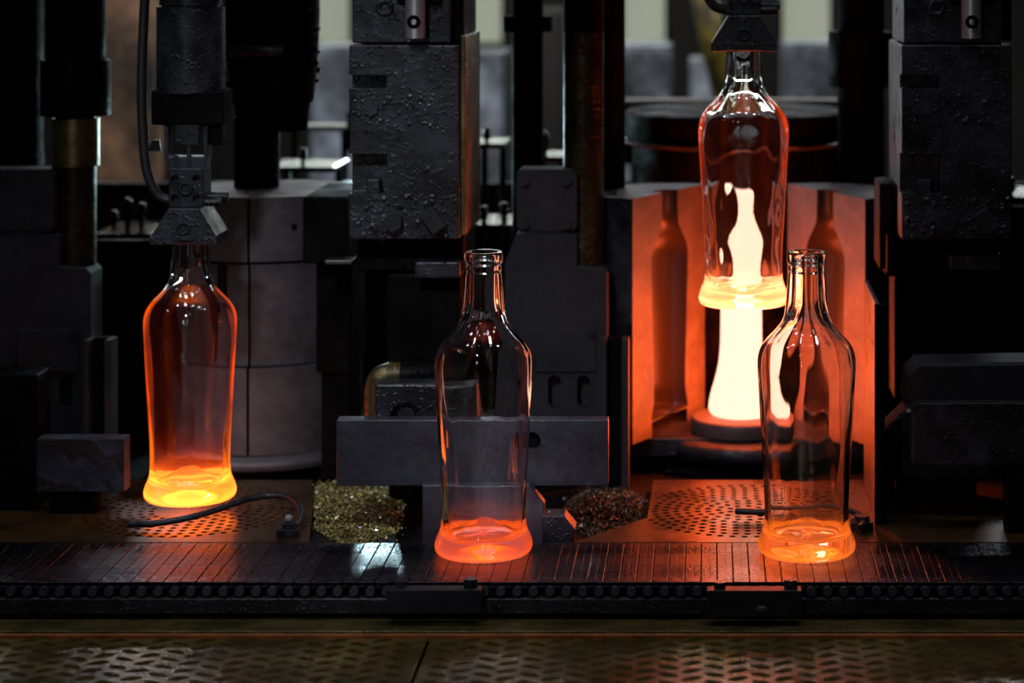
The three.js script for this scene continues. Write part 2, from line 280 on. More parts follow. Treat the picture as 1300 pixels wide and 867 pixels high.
function bottleGeometry(phase, ripple, soft) {
  const o = smoothLine(OUT, 150), i = smoothLine(INN, 110), prof = [...o.map((p) => [...p, 0]), ...i.map((p) => [...p, 1])], N = 192;
  const pos = [], uv = [], idx = [];
  const wob = (a, y, k) => Math.sin(a * 2 + phase + y * 5) * 0.4 + Math.sin(a * 5 - phase * 2 + y * 14 + 1.2 * Math.sin(y * 30 + phase)) * 0.36 + Math.sin(a * 9 + phase * 3 - y * 22 + 1.5 * Math.sin(y * 18)) * 0.26 + (k ? Math.sin(a * 15 + y * 40 + phase) * 0.12 : 0);
  prof.forEach(([r, y, k]) => {
    for (let j = 0; j < N; j++) {
      const a = j / N * 2 * Math.PI, body = Math.min(1, Math.max(0, (y - 0.012) / 0.02)) * Math.min(1, Math.max(0, (0.285 - y) / 0.05));
      let rr = r + (k ? ripple : ripple * 0.16) * wob(a, y, k) * body * Math.min(1, r / 0.03) + soft * body * Math.min(1, r / 0.03) * (Math.sin(a * 7 + y * 120 + 2 * Math.sin(y * 35 + a)) + (k ? 1.2 * Math.sin(a * 4 - y * 95 + phase) : 0)), yy = y;
      if (k && y < 0.03 && r < 0.038) yy += 0.0016 * Math.sin(a * 2 + phase) * (r / 0.038) + 0.0008 * Math.sin(a * 5 + phase * 2) * (r / 0.038);
      if (!k && y < 0.0012 && r > 0.038) yy += 0.0009 * Math.max(0, Math.sin(a * 48));
      pos.push(rr * Math.sin(a), yy, rr * Math.cos(a)); uv.push((k ? 0.5 : 0) + 0.02 + 0.46 * Math.abs(Math.sin(a)), y / 0.3);
    }
  });
  for (let q = 0; q < prof.length - 1; q++) for (let j = 0; j < N; j++) { const a = q * N + j, b = q * N + (j + 1) % N, c = a + N, d = b + N; idx.push(a, b, c, b, d, c); }
  const g = new THREE.BufferGeometry(); g.setAttribute('position', new THREE.Float32BufferAttribute(pos, 3)); g.setAttribute('uv', new THREE.Float32BufferAttribute(uv, 2)); g.setIndex(idx); g.computeVertexNormals();
  return g;
}
// heat of the glass by height: stops are [height in m, r, g, b of the light it gives off]; the rim glow of the glass edges is painted on two sides
function heatMap(outer, inner, peak, rimGlow) {
  const H = 512, W = 64, d = new Float32Array(W * H * 4), at = (st, y) => { let k = 0; while (k < st.length - 2 && y > st[k + 1][0]) k++; const t = Math.min(1, Math.max(0, (y - st[k][0]) / (st[k + 1][0] - st[k][0]))), s = t * t * (3 - 2 * t); return [1, 2, 3].map((i) => st[k][i] * (1 - s) + st[k + 1][i] * s); };
  for (let y = 0; y < H; y++) for (let x = 0; x < W; x++) {
    const h = (y + 0.5) / H * 0.3, c = at(x < W / 2 ? outer : inner, h), u = Math.min(1, Math.max(0, (((x + 0.5) / W) % 0.5 - 0.02) / 0.46));
    if (rimGlow && x < W / 2) { const e = Math.min(1, Math.max(0, (u - 0.94) / 0.035)), f = at(rimGlow, h), n = 0.75 + 0.5 * vnoise(h * 90, 3.3, 64); for (let i = 0; i < 3; i++) c[i] += e * n * f[i]; }
    for (let i = 0; i < 3; i++) d[(y * W + x) * 4 + i] = c[i] / peak; d[(y * W + x) * 4 + 3] = 1;
  }
  const t = new THREE.DataTexture(d, W, H, THREE.RGBAFormat, THREE.FloatType); t.magFilter = THREE.LinearFilter; t.needsUpdate = true; return t;
}
function bottle(label, x, y, z, phase, ripple, outer, inner, peak, glow, turn = 0, rimGlow, soft = 0) {
  const m = new THREE.MeshPhysicalMaterial({ color: 0xffffff, roughness: 0.012, metalness: 0, transmission: 1, thickness: 0.004, ior: 1.5, attenuationColor: new THREE.Color().setRGB(0.9, 0.9, 0.96), attenuationDistance: 0.05, emissive: 0xffffff, emissiveIntensity: peak, emissiveMap: heatMap(outer, inner, peak, rimGlow) });
  const b = new THREE.Mesh(bottleGeometry(phase, ripple, soft), m); b.name = numbered('glass_bottle'); b.userData = { label, category: 'bottle', group: 'freshly blown bottles' };
  b.position.set(x, y, z); b.rotation.y = turn; b.castShadow = b.receiveShadow = true; scene.add(b);
  const l = new THREE.PointLight(new THREE.Color().setRGB(...glow.color), glow.power, 0, 2); l.position.set(x, y + 0.006, z); l.castShadow = true; l.shadow.radius = 1.6; scene.add(l);
}
const BY = 0.0004;
bottle('clear glass bottle with a red glowing heel standing before the crossbar', X(614, 0), BY, 0, 0.6, 0.0007,
  [[0, 0.95, 0.09, 0.007], [0.004, 0.5, 0.042, 0.003], [0.008, 0.11, 0.006, 0.0006], [0.013, 0.04, 0.0015, 0.0002], [0.025, 0.004, 0.0002, 0], [0.05, 0, 0, 0], [0.3, 0, 0, 0]],
  [[0, 0.06, 0.003, 0.0005], [0.016, 0.03, 0.0016, 0.0003], [0.024, 0.006, 0.0003, 0], [0.035, 0, 0, 0], [0.3, 0, 0, 0]], 1, { color: [1, 0.09, 0.012], power: 0.0011 });
bottle('clear glass bottle with an orange glowing heel standing on belt under the raised bottle', X(1024, 0), BY, 0, 2.1, 0.00045,
  [[0, 0.95, 0.14, 0.008], [0.004, 0.5, 0.075, 0.005], [0.008, 0.11, 0.012, 0.001], [0.013, 0.04, 0.003, 0.0003], [0.025, 0.004, 0.0003, 0], [0.05, 0, 0, 0], [0.3, 0, 0, 0]],
  [[0, 0.05, 0.006, 0.0005], [0.016, 0.03, 0.003, 0.0004], [0.024, 0.006, 0.0005, 0], [0.035, 0, 0, 0], [0.3, 0, 0, 0]], 1, { color: [1, 0.14, 0.015], power: 0.001 });
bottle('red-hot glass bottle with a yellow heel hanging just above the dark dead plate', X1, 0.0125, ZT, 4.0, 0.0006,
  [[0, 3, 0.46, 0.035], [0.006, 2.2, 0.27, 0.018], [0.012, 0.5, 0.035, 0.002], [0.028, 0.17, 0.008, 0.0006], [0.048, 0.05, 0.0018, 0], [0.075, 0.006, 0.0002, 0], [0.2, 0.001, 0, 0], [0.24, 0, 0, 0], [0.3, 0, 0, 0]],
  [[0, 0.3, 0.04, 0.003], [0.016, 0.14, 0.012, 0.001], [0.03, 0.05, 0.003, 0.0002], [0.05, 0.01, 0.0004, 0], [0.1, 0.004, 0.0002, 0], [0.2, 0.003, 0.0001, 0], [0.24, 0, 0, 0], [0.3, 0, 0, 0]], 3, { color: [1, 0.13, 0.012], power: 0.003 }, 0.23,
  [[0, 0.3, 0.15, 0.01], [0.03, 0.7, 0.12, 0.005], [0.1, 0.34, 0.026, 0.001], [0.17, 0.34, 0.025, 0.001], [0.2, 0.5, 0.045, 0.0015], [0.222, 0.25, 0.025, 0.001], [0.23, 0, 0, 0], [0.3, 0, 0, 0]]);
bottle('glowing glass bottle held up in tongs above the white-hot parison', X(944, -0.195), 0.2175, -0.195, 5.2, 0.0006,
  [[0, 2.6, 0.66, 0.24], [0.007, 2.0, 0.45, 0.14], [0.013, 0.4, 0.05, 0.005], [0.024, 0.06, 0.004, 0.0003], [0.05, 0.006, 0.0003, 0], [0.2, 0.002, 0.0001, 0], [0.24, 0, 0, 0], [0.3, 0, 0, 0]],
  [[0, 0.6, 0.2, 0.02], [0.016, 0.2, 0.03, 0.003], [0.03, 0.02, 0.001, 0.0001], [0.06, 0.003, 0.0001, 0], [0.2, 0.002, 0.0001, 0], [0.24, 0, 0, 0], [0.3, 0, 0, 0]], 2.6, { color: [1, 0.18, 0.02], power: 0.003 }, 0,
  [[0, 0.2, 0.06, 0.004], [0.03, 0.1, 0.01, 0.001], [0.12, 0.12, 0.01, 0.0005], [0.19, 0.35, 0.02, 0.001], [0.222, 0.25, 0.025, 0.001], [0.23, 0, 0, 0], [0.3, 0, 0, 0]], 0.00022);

// ---------------------------------------------------------------- the open mould with its parison
const ZM = -0.45;
{
  const o = thing('parison', 'white-hot glass parison with a flared foot standing in the open mould', 'hot glass');
  const x = X(941, ZM), y0 = Y(528, ZM) + 0.0015;
  const g = lathe(smoothLine([[0, 0.0006], [0.03, 0], [0.0365, 0.0025], [0.0392, 0.008], [0.0388, 0.015], [0.0372, 0.024], [0.0342, 0.035], [0.031, 0.046], [0.0282, 0.058], [0.0262, 0.072], [0.0252, 0.088], [0.0248, 0.11], [0.0246, 0.15], [0.0242, 0.185], [0.022, 0.208], [0.0165, 0.226], [0.014, 0.245], [0.014, 0.268], [0.012, 0.274], [0, 0.275]], 90), 64).translate(x, y0, ZM);
  const m = new THREE.MeshPhysicalMaterial({ color: 0x99714f, roughness: 0.3, emissive: new THREE.Color().setRGB(1, 0.58, 0.4), emissiveIntensity: 1.8 });
  part(o, 'hot_glass', g, m); settle(o);
  for (const [h, p] of [[0.022, 0.36], [0.085, 0.33], [0.16, 0.11]]) { const l = new THREE.PointLight(new THREE.Color().setRGB(1, 0.085, 0.003), p, 0, 2); l.position.set(x, y0 + h, ZM); l.shadow.radius = 1.2; l.castShadow = true; scene.add(l); }
}
{ // bottom plate on its pedestal
  const o = thing('mould_bottom_plate', 'round glowing bottom plate on a stepped pedestal under the parison', 'mould base');
  const x = X(941, ZM), y = Y(528, ZM);
  part(o, 'disc', lathe([[0, 0], [0.057, 0], [0.061, -0.003], [0.061, -0.017], [0.058, -0.02], [0, -0.02]], 64).translate(x, y + 0.001, ZM), M.mold);
  part(o, 'pedestal', lathe([[0, 0], [0.085, 0], [0.092, -0.006], [0.092, -0.02], [0.075, -0.024], [0.075, -0.031], [0, -0.031]].map(([r, h]) => [r, h]), 64).translate(x, y - 0.019, ZM), M.iron);
  part(o, 'base_block', box(x - 0.09, -0.012, ZM - 0.1, x + 0.09, y - 0.05, ZM + 0.07), M.black);
  settle(o);
}
function mouldHalf(side, label) {                          // side -1 left, +1 right
  const o = thing('mould_half', label, 'mould', 'halves of the open mould');
  const R = 0.098, y0 = Y(545, ZM), y1 = Y(243, ZM), H = y1 - y0, base = 0.014;
  const prof = OUT.filter(([r, h]) => h > 0.004 && h < 0.262).map(([r, h]) => [r * 1.01, h + base]).filter(([r, h]) => h < H);
  prof.unshift([0.0478, base + 0.003]); prof.push([prof[prof.length - 1][0], H]);
  const inner = [[0.0478, 0], ...prof];
  // flat parting faces on both sides of the cavity, the curved back, the bottle-shaped hollow
  const faces = [1, -1].map((s) => { const sh = new THREE.Shape([...inner.map(([r, h]) => new THREE.Vector2(s * r, h)), new THREE.Vector2(s * R, H), new THREE.Vector2(s * R, 0)]); return new THREE.ShapeGeometry(sh); });
  const back = new THREE.CylinderGeometry(R, R, H, 40, 1, true, Math.PI / 2, Math.PI).translate(0, H / 2, 0);
  const capT = new THREE.RingGeometry(inner[inner.length - 1][0], R, 40, 1, 0, Math.PI).rotateX(-Math.PI / 2).translate(0, H, 0);
  const capB = new THREE.RingGeometry(0.0478, R, 40, 1, 0, Math.PI).rotateX(-Math.PI / 2);
  const hollow = new THREE.LatheGeometry(inner.map(([r, h]) => new THREE.Vector2(r, h)), 40, Math.PI / 2, Math.PI);
  const turn = side < 0 ? 1.13 : -1.13;                    // V open towards the walkway
  const xf = X(side < 0 ? 805 : 1096, -0.365), xb = X(side < 0 ? 893 : 1002, -0.54), cx = (xf + xb) / 2, cz = -0.452;
  const place = (g) => g.rotateY(turn).translate(cx, y0, cz);
  part(o, 'body', [...faces, capB].map(place), M.mold);
  part(o, 'outer_shell', place(back), M.iron, 'dark outer shell');  // curved back uses the darker iron colour
  part(o, 'cavity', place(hollow), M.cavity, 'bottle-shaped polished hollow');
  part(o, 'top_face', place(capT), M.litTop, 'top face painted pale as if lit from behind');
  // holder behind the half: upper clamp, ledge, lower clamp
  const s = side, hx = (a) => cx + s * a;
  const b2 = (a, b, ya, yb, za, zb) => box(Math.min(hx(a), hx(b)), ya, za, Math.max(hx(a), hx(b)), yb, zb, 0.002);
  part(o, 'holder', [b2(0.062, 0.125, y1 - 0.045, y1 + 0.001, -0.52, -0.4)], M.black);
  part(o, 'holder_ledge', b2(0.066, 0.12, y1 - 0.058, y1 - 0.047, -0.5, -0.395), M.litTop, 'ledge painted pale as if lit from above');
  part(o, 'holder_arm', b2(0.07, 0.118, -0.012, y1 - 0.06, -0.52, -0.415), M.black);
  part(o, 'seat', b2(-0.05, 0.07, y0 - 0.022, y0, -0.52, -0.40), M.iron);
  part(o, 'leg', b2(-0.03, 0.07, -0.012, y0 - 0.022, -0.5, -0.43), M.black);
  return settle(o);
}
mouldHalf(-1, 'orange lit open mould half beside the bolted plate');
mouldHalf(1, 'orange lit open mould half behind the right standing bottle');
{ // dark post shaped as a deep plate to block the parison glow
  const o = thing('glow_blocker', 'black post right of the open mould made deep to block its glow', 'guard plate');
  part(o, 'plate', [box(0.176, -0.0008, -0.3, 0.181, Y(372, -0.2), -0.115, 0.001)], M.bar);
  part(o, 'edge_strip', [box(0.174, -0.0008, -0.115, 0.185, Y(370, -0.2), -0.11, 0.001)], M.black);
  part(o, 'brace', [box(0.181, -0.0008, -0.24, 0.205, Y(560, -0.2), -0.225, 0.001)], M.black);
  settle(o);
}
{ // closed mould of the left section
  const o = thing('closed_mould', 'closed grey steel mould with a vertical seam behind the left hanging bottle', 'mould');
  const z = -0.45, x = X(315, -0.34), half = (r, ya, yb, s) => { const g = new THREE.CylinderGeometry(r, r, yb - ya, 40, 1, false, s > 0 ? 0 : Math.PI, Math.PI); return g.translate(x + s * 0.0016, (ya + yb) / 2, z); };
  const yy = (py) => Y(py, -0.34);
  const cheek = (r, ya, yb, s) => { const g = new THREE.PlaneGeometry(2 * r, yb - ya).rotateY(s > 0 ? -Math.PI / 2 : Math.PI / 2); return g.translate(x + s * 0.0016, (ya + yb) / 2, z); };
  for (const s of [-1, 1]) {
    part(o, 'upper_shell', [half(0.108, yy(333), yy(252), s), cheek(0.108, yy(333), yy(252), s)], M.mold);
    part(o, 'middle_shell', [half(0.103, yy(466), yy(337), s), cheek(0.103, yy(466), yy(337), s)], M.mold);
    part(o, 'lower_shell', [half(0.112, yy(578), yy(468), s), cheek(0.112, yy(578), yy(468), s)], M.mold);
    part(o, 'top_face', new THREE.RingGeometry(0.03, 0.106, 40, 1, s > 0 ? -Math.PI / 2 : Math.PI / 2, Math.PI).rotateX(-Math.PI / 2).translate(x + s * 0.0016, yy(252) + 0.0006, z), M.litTop, 'top face painted pale as if lit from behind');
  }
  part(o, 'core', rodY(x, z, yy(600), yy(254), 0.09), M.black);
  part(o, 'base_ring', lathe([[0, 0], [0.118, 0], [0.118, -0.016], [0.11, -0.02], [0, -0.02]], 56).translate(x, yy(579), z), M.mold);
  part(o, 'groove_strip', box(x - 0.038, yy(460), z + 0.094, x - 0.024, yy(338), z + 0.1, 0.001), M.black);
  part(o, 'bolt', rodZ(x + 0.05, yy(290), z + 0.08, z + 0.0975, 0.004, 8), M.black);
  part(o, 'foot', rodY(x, z, -0.012, yy(600) + 0.001, 0.1), M.black);
  settle(o);
}

// ---------------------------------------------------------------- take-out heads with tongs
function takeout(label, x, z, jawTop, full) {
  const o = thing('takeout_tongs', label, 'tongs', 'take-out tongs');
  const w = 0.0345, dz = 0.03;
  const shape = [[-w, 0], [w, 0], [w, 0.0095], [0.0165, 0.0385], [-0.0165, 0.0385], [-w, 0.0095]].map(([a, b]) => [x + a, jawTop - 0.0395 + b]);
  const yb = jawTop - 0.0395;
  const jaw = part(o, 'jaw', cut(triUV(prism(shape, z - dz, z + dz)), triUV(rodY(x, z, yb - 0.01, yb + 0.029, 0.0208))), M.iron);
  part(jaw, 'jaw_lip', [box(x - w - 0.001, yb, z + dz - 0.0015, x - w + 0.013, yb + 0.0095, z + dz + 0.002, 0.0008), box(x + w - 0.013, yb, z + dz - 0.0015, x + w + 0.001, yb + 0.0095, z + dz + 0.002, 0.0008), box(x - 0.011, yb + 0.004, z + dz - 0.0015, x + 0.011, yb + 0.0095, z + dz + 0.002, 0.0008)], M.iron);
  part(jaw, 'boss', new THREE.TorusGeometry(0.0058, 0.0018, 8, 24).translate(x, yb + 0.0175, z + dz + 0.0006), M.plate, 'round ring boss');
  part(jaw, 'rib', box(x - 0.0008, yb + 0.025, z + dz - 0.001, x + 0.0008, yb + 0.0335, z + dz + 0.001, 0.0004), M.plate);
  // block with four holes and a hollow bolt
  const y1 = jawTop, h = 0.041, block = triUV(box(x - 0.0185, y1 - 0.001, z - 0.02, x + 0.0185, y1 + h, z + 0.02));
  const drill = []; for (const a of [-1, 1]) for (const b of [0.009, 0.03]) drill.push(triUV(rodZ(x + a * 0.0115, y1 + b, z + 0.012, z + 0.03, 0.0042, 16)));
  const tb = part(o, 'tong_block', cut(block, ...drill), M.iron);
  part(tb, 'pivot_bolt', new THREE.TorusGeometry(0.0062, 0.0022, 8, 24).translate(x, y1 + 0.0195, z + 0.0205), M.plate);
  part(o, 'side_cylinder', rodX(y1 + 0.008, z - 0.004, x + 0.0185, x + 0.04, 0.0052), M.iron);
  part(o, 'side_cylinder', rodX(y1 + 0.004, z + 0.012, x + 0.0185, x + 0.036, 0.0042), M.iron);
  // fork above
  const y2 = y1 + h;
  part(o, 'fork', [prism([[x - 0.025, y2 + 0.012], [x - 0.0185, y2 - 0.002], [x + 0.0185, y2 - 0.002], [x + 0.022, y2 + 0.012], [x + 0.022, y2 + 0.046], [x + 0.0175, y2 + 0.046], [x + 0.0175, y2 + 0.012], [x - 0.02, y2 + 0.012], [x - 0.02, y2 + 0.046], [x - 0.025, y2 + 0.046]], z - 0.01, z + 0.014)], M.bar);
  part(o, 'link', box(x - 0.0135, y2 + 0.024, z - 0.008, x + 0.0135, y2 + 0.05, z + 0.016), M.iron);
  part(o, 'pin', [rodY(x - 0.012, z + 0.013, y2 + 0.002, y2 + 0.014, 0.0025), rodY(x + 0.002, z + 0.013, y2 + 0.002, y2 + 0.024, 0.0025)], M.bar);
  part(o, 'bracket', [box(x - 0.038, y2 + 0.046, z - 0.03, x + 0.04, y2 + 0.083, z + 0.018, 0.003), box(x + 0.024, y2 + 0.024, z - 0.02, x + 0.036, y2 + 0.05, z + 0.01)], M.black);
  part(o, 'head_cylinder', [rodY(x - 0.002, z - 0.012, y2 + 0.08, y2 + 0.172, 0.0365, 48)], M.iron, 'oily grey head cylinder');
  part(o, 'upper_cylinder', [rodY(x - 0.002, z - 0.012, y2 + 0.174, 0.84, 0.0335, 48), rodY(x - 0.002, z - 0.012, y2 + 0.17, y2 + 0.176, 0.031, 48)], M.iron);
  const hs = full ? 1 : 1;
  part(o, 'hose', tube([[x - 0.052 * hs, y2 + 0.17, z - 0.01], [x - 0.052, y2 + 0.1, z], [x - 0.05, y2 + 0.04, z + 0.004], [x - 0.044, y2 - 0.008, z + 0.006], [x - 0.032, y2 - 0.032, z + 0.004], [x - 0.018, y2 - 0.037, z + 0.002]], 0.0055), M.rubber, 'black rubber hose');
  part(o, 'hose_upper', tube([[x - 0.052, y2 + 0.168, z - 0.01], [x - 0.05, y2 + 0.25, z - 0.02], [x - 0.05, 0.84, z - 0.02]], 0.0055), M.rubber);
  if (full) part(o, 'chip', prism([[x - 0.043, y2 + 0.018], [x - 0.027, y2 + 0.018], [x - 0.029, y2 + 0.03], [x - 0.036, y2 + 0.03]], z + 0.012, z + 0.018, 0.0005), M.wetSteel, 'shiny bent metal tab');
  return settle(o);
}
takeout('oily black take-out tongs gripping the neck of the left hanging bottle', X1, ZT, 0.0125 + 0.3155, true);
takeout('black take-out tongs gripping the neck of the raised bottle', X(944, -0.195), -0.195, 0.2175 + 0.3155, false);

// ---------------------------------------------------------------- slide blocks
const SP = 0.6;
function slideBlock(dx, label) {
  const o = thing('slide_block', label, 'machine block', 'slide blocks of the forming machine');
  const z = -0.19, P = (px) => X(px, z) + dx, Q = (py) => Y(py, z), S = 1 / sc(z);
  const body = triUV(box(P(443), Q(304), z - 0.17, P(583), Q(57), z, 0.002));
  const pocket = (a, b, c, d) => triUV(box(P(a), Q(d), z - 0.022, P(b), Q(c), z + 0.01, 0.002));
  const bd = part(o, 'body', cut(body, pocket(435, 491, 95, 112), pocket(435, 492, 195, 246)), M.iron);
  part(bd, 'pocket_peg', [box(P(464), Q(247), z - 0.024, P(481), Q(228), z - 0.004, 0.002)], M.iron); part(bd, 'caked_nut', [rodZ(P(471), Q(137), z - 0.002, z + 0.005, 0.009, 6)], M.iron);
  if (!dx) part(o, 'side_plate', [box(P(584), Q(300), z - 0.16, P(590), Q(45), z - 0.006, 0.002)], M.apron, 'greasy olive side plate');
  part(o, 'upper_body', [box(P(446), Q(55), z - 0.15, P(572), 0.84, z - 0.004, 0.002)], M.iron);
  part(o, 'upper_rail', [box(P(572), Q(53), z - 0.15, P(586), 0.84, z - 0.02, 0.002)], M.black);
  part(o, 'washer', [new THREE.TorusGeometry(0.007, 0.003, 8, 24).translate(P(488), Q(10), z - 0.003)], M.iron);
  part(bd, 'hex_bolt', new THREE.CylinderGeometry(12.5 * S, 12.5 * S, 0.012, 6).rotateX(Math.PI / 2).translate(P(500), Q(281), z + 0.005), M.plate);
  part(bd, 'slanted_bolt', box(-0.0085, -0.013, -0.01, 0.0085, 0.013, 0.009, 0.0015).rotateZ(0.62).translate(P(551), Q(279), z + 0.005), M.plate);
  // clinging crust of dried oil along the lower seam
  const lumps = []; for (let i = 0; i < 60; i++) { const a = P(450 + rnd() * 130), b = Q(248 + rnd() * 54); const g = new THREE.DodecahedronGeometry(0.0016 + rnd() * 0.0028, 0); g.rotateX(rnd() * 6).rotateY(rnd() * 6).scale(1, 1, 0.6).translate(a, b, z); lumps.push(g); }
  for (let i = 0; i < 50; i++) { const g = new THREE.DodecahedronGeometry(0.0012 + rnd() * 0.002, 0); g.rotateX(rnd() * 6).scale(1, 1, 0.6).translate(P(447 + rnd() * 134), Q(118 + rnd() * 42), z); lumps.push(g); }
  const c = part(o, 'oil_crust', lumps, M.iron); c.userData.kind = 'stuff';
  const rod = part(o, 'chrome_rod', [rodY(P(529.5), z + 0.014, Q(48), 0.84, 12.5 * S, 32)], M.chrome, 'shiny chrome rod');
  part(rod, 'set_screw', [new THREE.TorusGeometry(0.0052, 0.0022, 8, 20).translate(P(529), Q(27), z + 0.0245)], M.black);
  part(o, 'rod_holder', [box(P(505), Q(6), z - 0.01, P(560), 0.84, z + 0.006, 0.002)], M.black);
  return settle(o);
}
slideBlock(0, 'greasy black slide block with pockets and a chrome rod above the crossbar');
slideBlock(SP, 'dim black slide block with two bolts right of the open mould');
{ // black spindle below the middle slide block
  const o = thing('slide_spindle', 'dark greasy spindle under the middle slide block', 'spindle'), z = -0.22, P = (p) => X(p, z), Q = (p) => Y(p, z);
  part(o, 'collar', [box(P(452), Q(345), z - 0.12, P(588), Y(305, -0.19), z - 0.005, 0.003)], M.black);
  part(o, 'clamp', [box(P(528), Q(352), z - 0.06, P(585), Q(330), z + 0.012, 0.003)], M.iron);
  part(o, 'shaft', [box(P(487), Q(470), z - 0.1, P(585), Q(345), z - 0.012, 0.008), rodY(P(520), z - 0.05, -0.012, Q(465), 0.03)], M.black);
  settle(o);
}

// ---------------------------------------------------------------- crossbars
{
  const o = thing('crossbar', 'wide flat grey steel crossbar behind the middle bottle', 'bar'), z = -0.085;
  part(o, 'bar', cut(triUV(slab(427, 533, 772, 617, z, 0.02, 0.0012)), triUV(rodZ(X(675, z), Y(560, z), z - 0.03, z + 0.01, 0.0095))), M.bar);
  const s = triUV(slab(475, 487, 600, 534, z - 0.022, 0.035, 0.004));
  const rb = part(o, 'rough_block', cut(s, triUV(rodZ(X(515, z - 0.022), Y(530, z - 0.022), z - 0.035, z, 0.0165))), M.iron, 'rough cast block with a bolt hole');
  part(rb, 'recess_bolt', [rodZ(X(516, z - 0.03), Y(527, z - 0.03), z - 0.045, z - 0.028, 0.009)], M.plate);
  const ze = -0.16, E = (a, b) => [X(a, ze), Y(b, ze), ze];
  const elbow = part(o, 'pipe_elbow', tube([E(479, 585), E(478, 512), E(479, 492), E(484, 481), E(494, 477), E(506, 476.5)], 0.0138), M.brushed, 'worn pipe elbow');
  part(elbow, 'yellow_band', tube([E(493, 477), E(501, 476.5), E(509, 476.5)], 0.0146, 12), M.yellow, 'yellow painted band');
  part(o, 'dark_pipe', tube([E(506, 476.5), E(550, 475), E(592, 474)], 0.0132), M.black);
  part(o, 'hole_dark_disc', [rodZ(X(675, z), Y(560, z), z - 0.02, z - 0.012, 0.0094)], M.black);  // black disc added to keep the bar hole dark
  const zp = -0.062;
  part(o, 'support_plate', [prism([[X(536, zp), -0.012], [X(536, zp), Y(616, zp)], [X(672, zp), Y(616, zp)], [X(691, zp), Y(640, zp)], [X(691, zp), -0.012]], zp - 0.018, zp)], M.bar);
  part(o, 'small_bracket', [prism([[X(688, -0.055), -0.012], [X(688, -0.055), Y(655, -0.055)], [X(716, -0.055), Y(655, -0.055)], [X(730, -0.055), Y(672, -0.055)], [X(727, -0.055), -0.012]], -0.085, -0.055)], M.iron);
  settle(o);
}
{
  const o = thing('crossbar', 'dim dark crossbar under the right slide block', 'bar'), z = -0.085;
  part(o, 'bar', slab(1158, 512, 1420, 591, z, 0.02, 0.0012), M.iron);
  const g = (() => { const zz = -0.12; return prism([[X(1148, zz), Y(512, zz)], [X(1152, zz), Y(476, zz)], [X(1166, zz), Y(462, zz)], [X(1420, zz), Y(458, zz)], [X(1420, zz), Y(512, zz)]], zz - 0.06, zz, 0.003); })();
  part(o, 'worn_block', g, M.plate, 'worn block with a rubbed corner');
  part(o, 'support_plate', [box(X(1278, -0.075), -0.0008, -0.105, X(1420, -0.075), Y(591, -0.075) + 0.002, -0.075)], M.black);
  part(o, 'lower_lump', [prism([[X(1126, -0.2), Y(610, -0.2)], [X(1124, -0.2), Y(545, -0.2)], [X(1150, -0.2), Y(520, -0.2)], [X(1260, -0.2), Y(515, -0.2)], [X(1260, -0.2), Y(610, -0.2)]], -0.25, -0.2, 0.003)], M.iron);
  part(o, 'foot', [box(X(1140, -0.21), -0.0008, -0.245, X(1240, -0.21), Y(608, -0.21), -0.21)], M.black);
  settle(o);
}
{
  const o = thing('crossbar', 'short paint-flaked bar at the left beside the dark dead plate', 'bar'), z = -0.15;
  part(o, 'bar', slab(46, 557, 158, 625, z, 0.025, 0.0015), M.flake, 'blue grey flaking paint over brown metal');
  part(o, 'leg', [box(X(60, z), -0.0008, z - 0.024, X(120, z), Y(624, z), z - 0.006)], M.black);
  part(o, 'rear_block', [box(X(-40, z), -0.0008, z - 0.07, X(40, z), Y(480, z), z - 0.02, 0.003), box(X(20, z), Y(610, z), z - 0.022, X(60, z), Y(575, z), z - 0.008)], M.black);
  settle(o);
}
{ // column and shaped cheek below the right slide block
  const o = thing('slide_spindle', 'black stepped spindle edged in orange light under the right slide block', 'spindle'), z = -0.22, P = (p) => X(p, z), Q = (p) => Y(p, z);
  part(o, 'collar', [box(P(1128), Q(350), z - 0.12, P(1272), Y(306, -0.19), z - 0.02, 0.002), box(P(1120), Q(348), z - 0.12, X(0, -0.36) * 0 + X(443, -0.19) + SP - 0.003, Q(238), z - 0.04, 0.002)], M.black);
  part(o, 'clamp', [box(P(1205), Q(343), z - 0.03, P(1272), Q(322), z + 0.006, 0.003)], M.iron);
  part(o, 'neck', [box(P(1128), Q(358), z - 0.12, P(1265), Q(345), z - 0.04, 0.003)], M.black);
  part(o, 'shaft', [box(P(1140), Q(520), z - 0.12, P(1262), Q(356), z - 0.045, 0.004)], M.black);
  settle(o);
}

